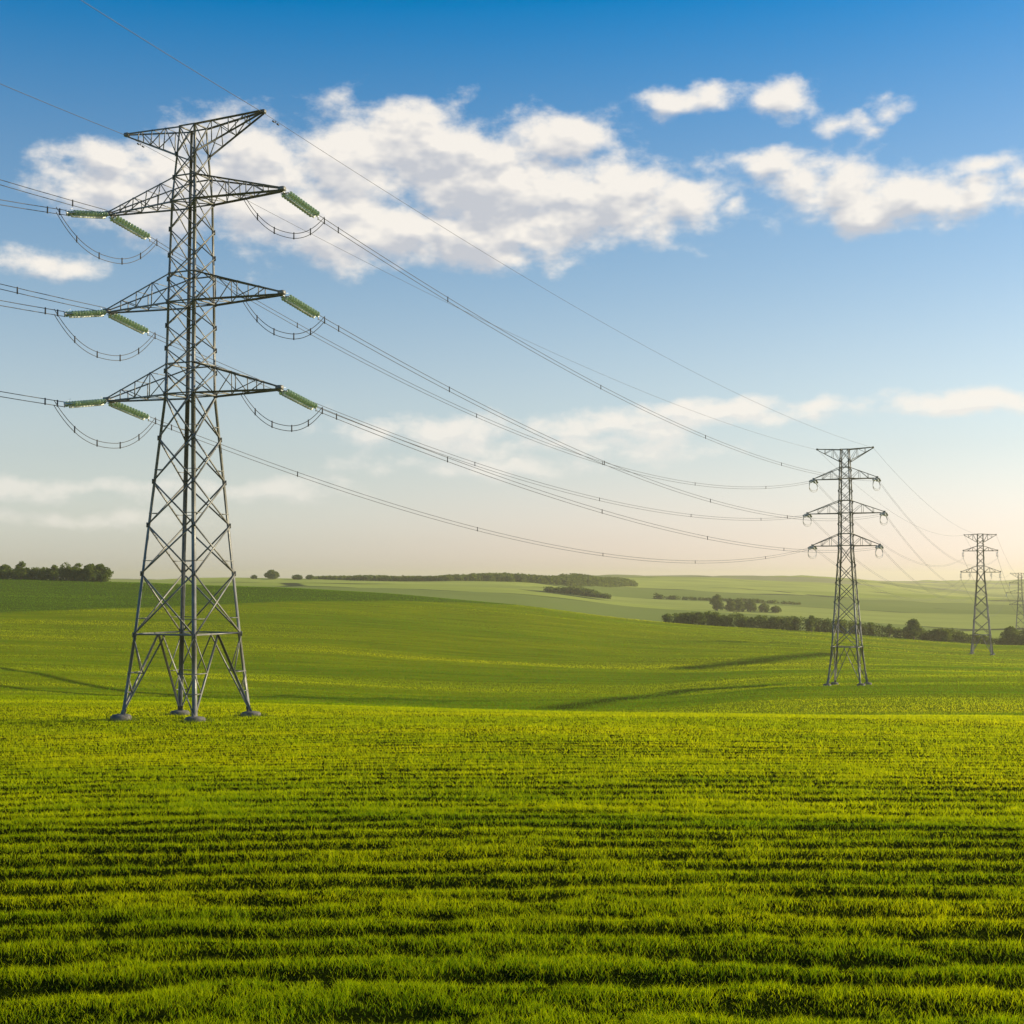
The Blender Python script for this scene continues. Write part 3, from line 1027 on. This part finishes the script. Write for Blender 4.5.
# from pylon 2 on to pylon 3
for lev in range(3):
    for s in (-1, 1):
        tip = T2[(lev, s)]
        t3 = T3[(min(lev, 1), s)]
        if lev == 2:
            t3 = t3 + (np.array([B3[0], B3[1], t3[2]]) - t3) * .45
        hd = hdir(tip, t3)
        e = string_at(tip - [0, 0, .05], hd * 2.6 - Z * .6, 2.7, 8, .2, f'faint insulator string facing away at the {LEVEL[lev]} {SIDE[s]} arm tip of the second pylon', IG, mat=M_GLASS2)
        if lev < 2:
            q = string_at(t3, (0.02 * s, 0, -1), 3.2, 8, .3, f'hanging insulator at the {LEVEL[lev]} {SIDE[s]} arm tip of the small hazy pylon', 'hanging insulators of the far pylons', False, 1.6, M_GLASS2)
        else:
            q = string_at(t3, (0, 0, -1), 2.6, 8, .3, f'hanging insulator halfway along the lower {SIDE[s]} arm of the small hazy pylon', 'hanging insulators of the far pylons', False, 1.6, M_GLASS2)
        c = catenary(e, q, 10 if lev else 9, 60)
        cable('power_line', c, f'faint power cable from the {LEVEL[lev]} {SIDE[s]} arm of the second pylon to the third', 'power line', 'conductors of the power line', .4, .022, .026)
        a0 = end2[(lev, s)] + hdir(tip, T1[(lev, s)]) * .1
        t = np.linspace(0, 1, 26)[:, None]
        c = a0 + (e - a0) * (1 - np.cos(math.pi * t)) / 2
        c[:, 2] -= np.sin(math.pi * t[:, 0]) * 1.9
        c = c + np.array([math.cos(AZ2), -math.sin(AZ2), 0]) * np.sin(2 * math.pi * t) * -.35
        cable('jumper_loop', c, f'pale jumper loop hanging below the {LEVEL[lev]} {SIDE[s]} arm of the second pylon', 'jumper cable', 'jumper loops under the arms', .3, .055, .055, mat=M_LOOP)
        if lev < 2:
            t4 = T4[(lev, s)]
            q4 = string_at(t4, (0, 0, -1), 3.0, 6, .4, f'hanging insulator at the {LEVEL[lev]} {SIDE[s]} arm tip of the farthest pylon', 'hanging insulators of the far pylons', False, 2.0, M_GLASS2)
            cable('power_line', catenary(q, q4, 14, 50), f'very faint cable from the {LEVEL[lev]} {SIDE[s]} arm of the small hazy pylon to the farthest', 'power line',
                  'conductors of the power line', 0, .045, .05)
for s in (-1, 1):
    cable('earth_wire', catenary(T2[('e', s)], T3[('e', s)], 6, 50), f'faint earth wire from the {SIDE[s]} top peak of the second pylon to the third', 'earth wire', 'earth wires on the pylon tops', 0, .022, .03)
    cable('earth_wire', catenary(T3[('e', s)], T4[('e', s)], 9, 50), f'very faint earth wire from the {SIDE[s]} peak of the small hazy pylon to the farthest', 'earth wire', 'earth wires on the pylon tops', 0, .03, .035)


# ------------------------------------------------------------------ trees, hedges, woods
def leaves(centres, radii, per, size, seed, squash=.8):
    """leaf clump faces scattered through the shells of many lumps"""
    g = np.random.default_rng(seed)
    P_, N_ = [], []
    for c, r in zip(centres, radii):
        n = max(8, int(per * (r * r)))
        d = g.normal(size=(n, 3))
        d /= np.linalg.norm(d, axis=1)[:, None]
        rad = r * (.55 + .5 * g.random(n) ** .6)
        P_.append(np.asarray(c) + d * rad[:, None] * [1, 1, squash])
        N_.append(d + g.normal(size=(n, 3)) * .7)
    P_, N_ = np.concatenate(P_), np.concatenate(N_)
    N_ /= np.linalg.norm(N_, axis=1)[:, None]
    a = np.cross(N_, [.3, .2, 1.0]); a /= np.linalg.norm(a, axis=1)[:, None]
    b = np.cross(N_, a)
    n = len(P_)
    s = size * g.uniform(.5, 1.3, n)[:, None]
    e = g.uniform(.5, 1, (n, 1))
    vs = np.stack([P_ - a * s, P_ - b * s * e, P_ + a * s, P_ + b * s * e], 1).reshape(-1, 3)
    return vs, np.arange(n)[:, None] * 4 + np.array([0, 1, 2, 3])


def tree(px, Y, width, height, label, group, seed, name='tree', trunk=.22, mat=None, leaf=None, shape='round', dens=26, squash=.8):
    g = np.random.default_rng(seed)
    base = at_ground(px, Y)
    w, h = width * Y / F, height * Y / F
    root = empty(name, base)
    tag(root, label, 'tree', group)
    r = w / 2
    ch = h * (1 - trunk)
    cs, rs = [], []
    n = int(14 + w * 2.2)
    for i in range(n):
        t = g.random()
        prof = math.sin(math.pi * min(1, .18 + .82 * t)) ** .6 if shape == 'round' else (1 - t) ** .5
        ang = g.uniform(0, 2 * math.pi)
        rr = r * .72 * prof * g.uniform(.35, 1)
        lr = max(.5, r * g.uniform(.24, .42) * (.75 + .25 * prof))
        zz = h * trunk + lr * .5 + t * max(.1, ch - lr * 1.3)
        cs.append((math.cos(ang) * rr, math.sin(ang) * rr, zz))
        rs.append(lr)
    cs.append((0, 0, h * trunk + ch * .45)); rs.append(r * .5)
    b = MB()
    top = np.array([g.normal() * .05 * h, 0, h * .8])
    b.tube([(0, 0, -.4), (0, 0, h * trunk), top * .6, top], [.035 * h + .05, .028 * h + .04, .018 * h, .006 * h], 7)
    for c, lr in list(zip(cs, rs))[:7]:
        p0 = np.array([0, 0, h * trunk * g.uniform(.8, 1.4)])
        b.tube([p0, (p0 + np.array(c)) / 2 + [0, 0, -.03 * h], c], [.016 * h, .01 * h, .004 * h], 5)
    b.build('trunk', M_BARK, root)
    vs, q = leaves(cs, rs, dens, leaf or (.16 + .0006 * Y), seed, squash)
    np_mesh('crown', vs, q, mat or M_LEAF, False, root)
    return root


# row on the left skyline
TG = 'trees on the left skyline'
# (centre column, width px, height px, words)
left = [(-34, 30, 15, 'outermost tree of the left skyline row, at the very edge of the picture'),
        (-12, 24, 14, 'tree of the left skyline row partly cut by the picture edge'),
        (5, 22, 15, 'broad low tree nearest the left picture edge on the skyline'),
        (21, 17, 18, 'tall rounded tree standing out of the left skyline row, second from the edge'),
        (33, 11, 10, 'very low bushy tree right of the tall rounded one on the left skyline'),
        (43, 10, 14, 'slim pointed tree in the dip of the left skyline row'),
        (54, 13, 15, 'medium dark tree left of the dense block of the left skyline row'),
        (66, 17, 18, 'first tall tree of the dense block on the left skyline'),
        (78, 18, 18, 'second tall tree of the dense block on the left skyline'),
        (90, 20, 18, 'third tall tree of the dense block on the left skyline'),
        (101, 24, 17.5, 'round sunlit tree closing the right end of the left skyline row')]
for i, (px, w, h, lb) in enumerate(left):
    tree(px, 700 + (i % 3) * 4, w, h + .8, lb, TG, 100 + i, trunk=.06, leaf=.42, shape='cone' if 'pointed' in lb else 'round')


def mass(name, pts, label, cat, hts, depth, seed, lump=1.6, leaf=.5, per=9, mat=None, kind=None, gap=.0):
    """a hedge or wood along a line of ground points (px, Y)"""
    g = np.random.default_rng(seed)
    P2_ = np.array([at_ground(px, Y) for px, Y in pts])
    seg = np.r_[0, np.cumsum(np.linalg.norm(np.diff(P2_, axis=0), axis=1))]
    L = seg[-1]
    dirn = P2_[-1] - P2_[0]
    perp = np.array([-dirn[1], dirn[0], 0]) / np.linalg.norm(dirn[:2])
    cs, rs = [], []
    n = int(L / lump * 3.2 * max(1, depth / 5))
    for i in range(n):
        s = g.random() * L
        hmax = np.interp(s / L, np.linspace(0, 1, len(hts)), hts)
        var = .68 + .36 * vnoise(np.array([s / (lump * 4.5) + seed]), np.array([.3]))[0] + .16 * g.random()
        hh = hmax * var
        if g.random() < gap:
            continue
        x = np.interp(s, seg, P2_[:, 0]) + perp[0] * (g.random() - .5) * depth
        y = np.interp(s, seg, P2_[:, 1]) + perp[1] * (g.random() - .5) * depth
        z0 = float(ground(x, y))
        r = min(hh * .5, lump * g.uniform(.7, 1.25))
        zz = z0 + r * .4
        while zz < z0 + hh - r * .3:
            cs.append((x + g.normal() * .3, y + g.normal() * .3, min(zz, z0 + hh - r * .75)))
            rs.append(r)
            zz += r * 1.1
    c0 = P2_[0].copy()
    vs, q = leaves(np.array(cs) - c0, rs, per, leaf, seed)
    o = np_mesh(name, vs, q, mat or M_HEDGE)
    o.location = c0
    return tag(o, label, cat, kind=kind)


def edge_pts(lst):
    return lst


mass('hedgerow', [(662, 706), (700, 708), (760, 712), (820, 716), (880, 720), (950, 725), (1030, 730), (1120, 735)],
     'long dark hedgerow crossing behind the second pylon to the right edge', 'hedge', [4.6, 6.8, 6.4, 7.0, 6.4, 6.4, 5.2, 5.6, 5.6], 5, 31, 1.4, .42, 13)
mass('hedgerow', [(-60, 704), (0, 704), (60, 704), (108, 703)], 'low dark undergrowth beneath the left skyline trees', 'hedge', [5.5, 5, 6, 6.5], 6, 35, 1.5, .42, 11)
# single trees by the hedge
tree(913, 712, 23, 21, 'round tree rising alone above the hedge between second and third pylon', 'trees by the long hedgerow', 41, trunk=.12, leaf=.4)
tree(945, 716, 15, 14, 'small round tree in the hedge just left of the third pylon', 'trees by the long hedgerow', 42, trunk=.1, leaf=.4)
tree(889, 714, 12, 14, 'low rounded tree in the hedge right of the second pylon', 'trees by the long hedgerow', 43, trunk=.1, leaf=.4)
tree(1010, 716, 26, 19, 'broad bushy tree beside the right picture edge', 'trees by the long hedgerow', 44, trunk=.06, leaf=.4)
tree(1033, 718, 30, 21, 'large bushy tree cut by the right picture edge', 'trees by the long hedgerow', 45, trunk=.06, leaf=.4)
tree(811, 708, 16, 17, 'taller tree in the hedge just left of the second pylon', 'trees by the long hedgerow', 46, trunk=.06, leaf=.4)
tree(699, 704, 15, 13.5, 'slightly taller dark tree near the left end of the long hedge', 'trees by the long hedgerow', 47, trunk=.06, leaf=.4)

# far copse in the valley
for i, (px, w, h, lb) in enumerate([(717, 15, 17, 'tallest round tree at the left end of the valley copse'),
                                    (730, 14, 13, 'second tree of the valley copse, lower than the first'),
                                    (739, 15, 13, 'third tree of the valley copse'),
                                    (750, 15, 13.5, 'fourth tree closing the dense part of the valley copse'),
                                    (764, 13, 9, 'low tree right of the gap in the valley copse'),
                                    (776, 13, 6.5, 'lowest bush-like tree at the right end of the valley copse')]):
    tree(px, 1190 + i * 4, w, h, lb, 'trees of the valley copse', 60 + i, trunk=.04, leaf=.75, dens=9)

mass('hedgerow', [(655, 1420), (700, 1425), (760, 1430), (800, 1440)], 'thin hazy hedge line behind the valley copse', 'hedge', [5, 2.5, 4, 2.5], 6, 37, 2.5, .9, 3, gap=.2)
# woods on the far skyline
mass('distant_wood', [(318, 1530), (380, 1500), (440, 1500), (520, 1560), (560, 1600), (628, 1850)], 'long hazy wood along the middle of the skyline', 'wood',
     [3, 5.5, 7.5, 10, 11, 10, 8], 34, 51, 4.0, 1.1, 2.6, kind='stuff')
mass('distant_wood', [(545, 1330), (575, 1320), (606, 1300)], 'separate dark strip of wood just below the middle skyline wood', 'wood', [5, 7, 4.5], 16, 52, 3.2, 1.0, 3, kind='stuff')
tree(272, 1496, 17, 9.5, 'isolated round tree on the skyline right of the nearest pylon', 'lone trees on the skyline', 71, trunk=.1, leaf=.8, dens=9)
tree(254, 1500, 8, 4, 'tiny bush-like tree on the skyline close to the nearest pylon', 'lone trees on the skyline', 72, trunk=.05, leaf=.7, dens=9)
tree(297, 1496, 12, 5, 'small skyline tree right of the isolated round tree', 'lone trees on the skyline', 73, trunk=.05, leaf=.7, dens=9)
tree(310, 1496, 10, 5, 'small skyline tree touching the left end of the middle wood', 'lone trees on the skyline', 74, trunk=.05, leaf=.7, dens=9)
tree(121, 760, 9, 3.5, 'tiny shrub-like tree on the skyline right of the left tree row', 'lone trees on the skyline', 75, trunk=.05, leaf=.4, dens=20)

# ------------------------------------------------------------------ haze
m = bpy.data.materials.new('haze')
m.use_nodes = True
m.node_tree.nodes.clear()
k = NT(m.node_tree)
pv = k.n('ShaderNodeVolumePrincipled', {'Color': (1.0, .92, .62, 1), 'Density': .00012, 'Anisotropy': .4})
mo = k.n('ShaderNodeOutputMaterial')
m.node_tree.links.new(pv.outputs[0], mo.inputs['Volume'])
zlo = float(V3[:, 2].min()) - 1.0
zhi = max(float(V3[:, 2].max()), T1[('e', 1)][2]) + 3
b = MB()
hx = 9600.0
b.add([(-hx, -hx, zlo), (hx, -hx, zlo), (hx, hx, zlo), (-hx, hx, zlo), (-hx, -hx, zhi), (hx, -hx, zhi), (hx, hx, zhi), (-hx, hx, zhi)],
      [(3, 2, 1, 0), (4, 5, 6, 7), (0, 1, 5, 4), (1, 2, 6, 5), (2, 3, 7, 6), (3, 0, 4, 7)])
tag(b.build('haze', m), 'pale evening haze lying over the far fields', 'haze', kind='stuff')
print('HAZE', zlo, zhi)
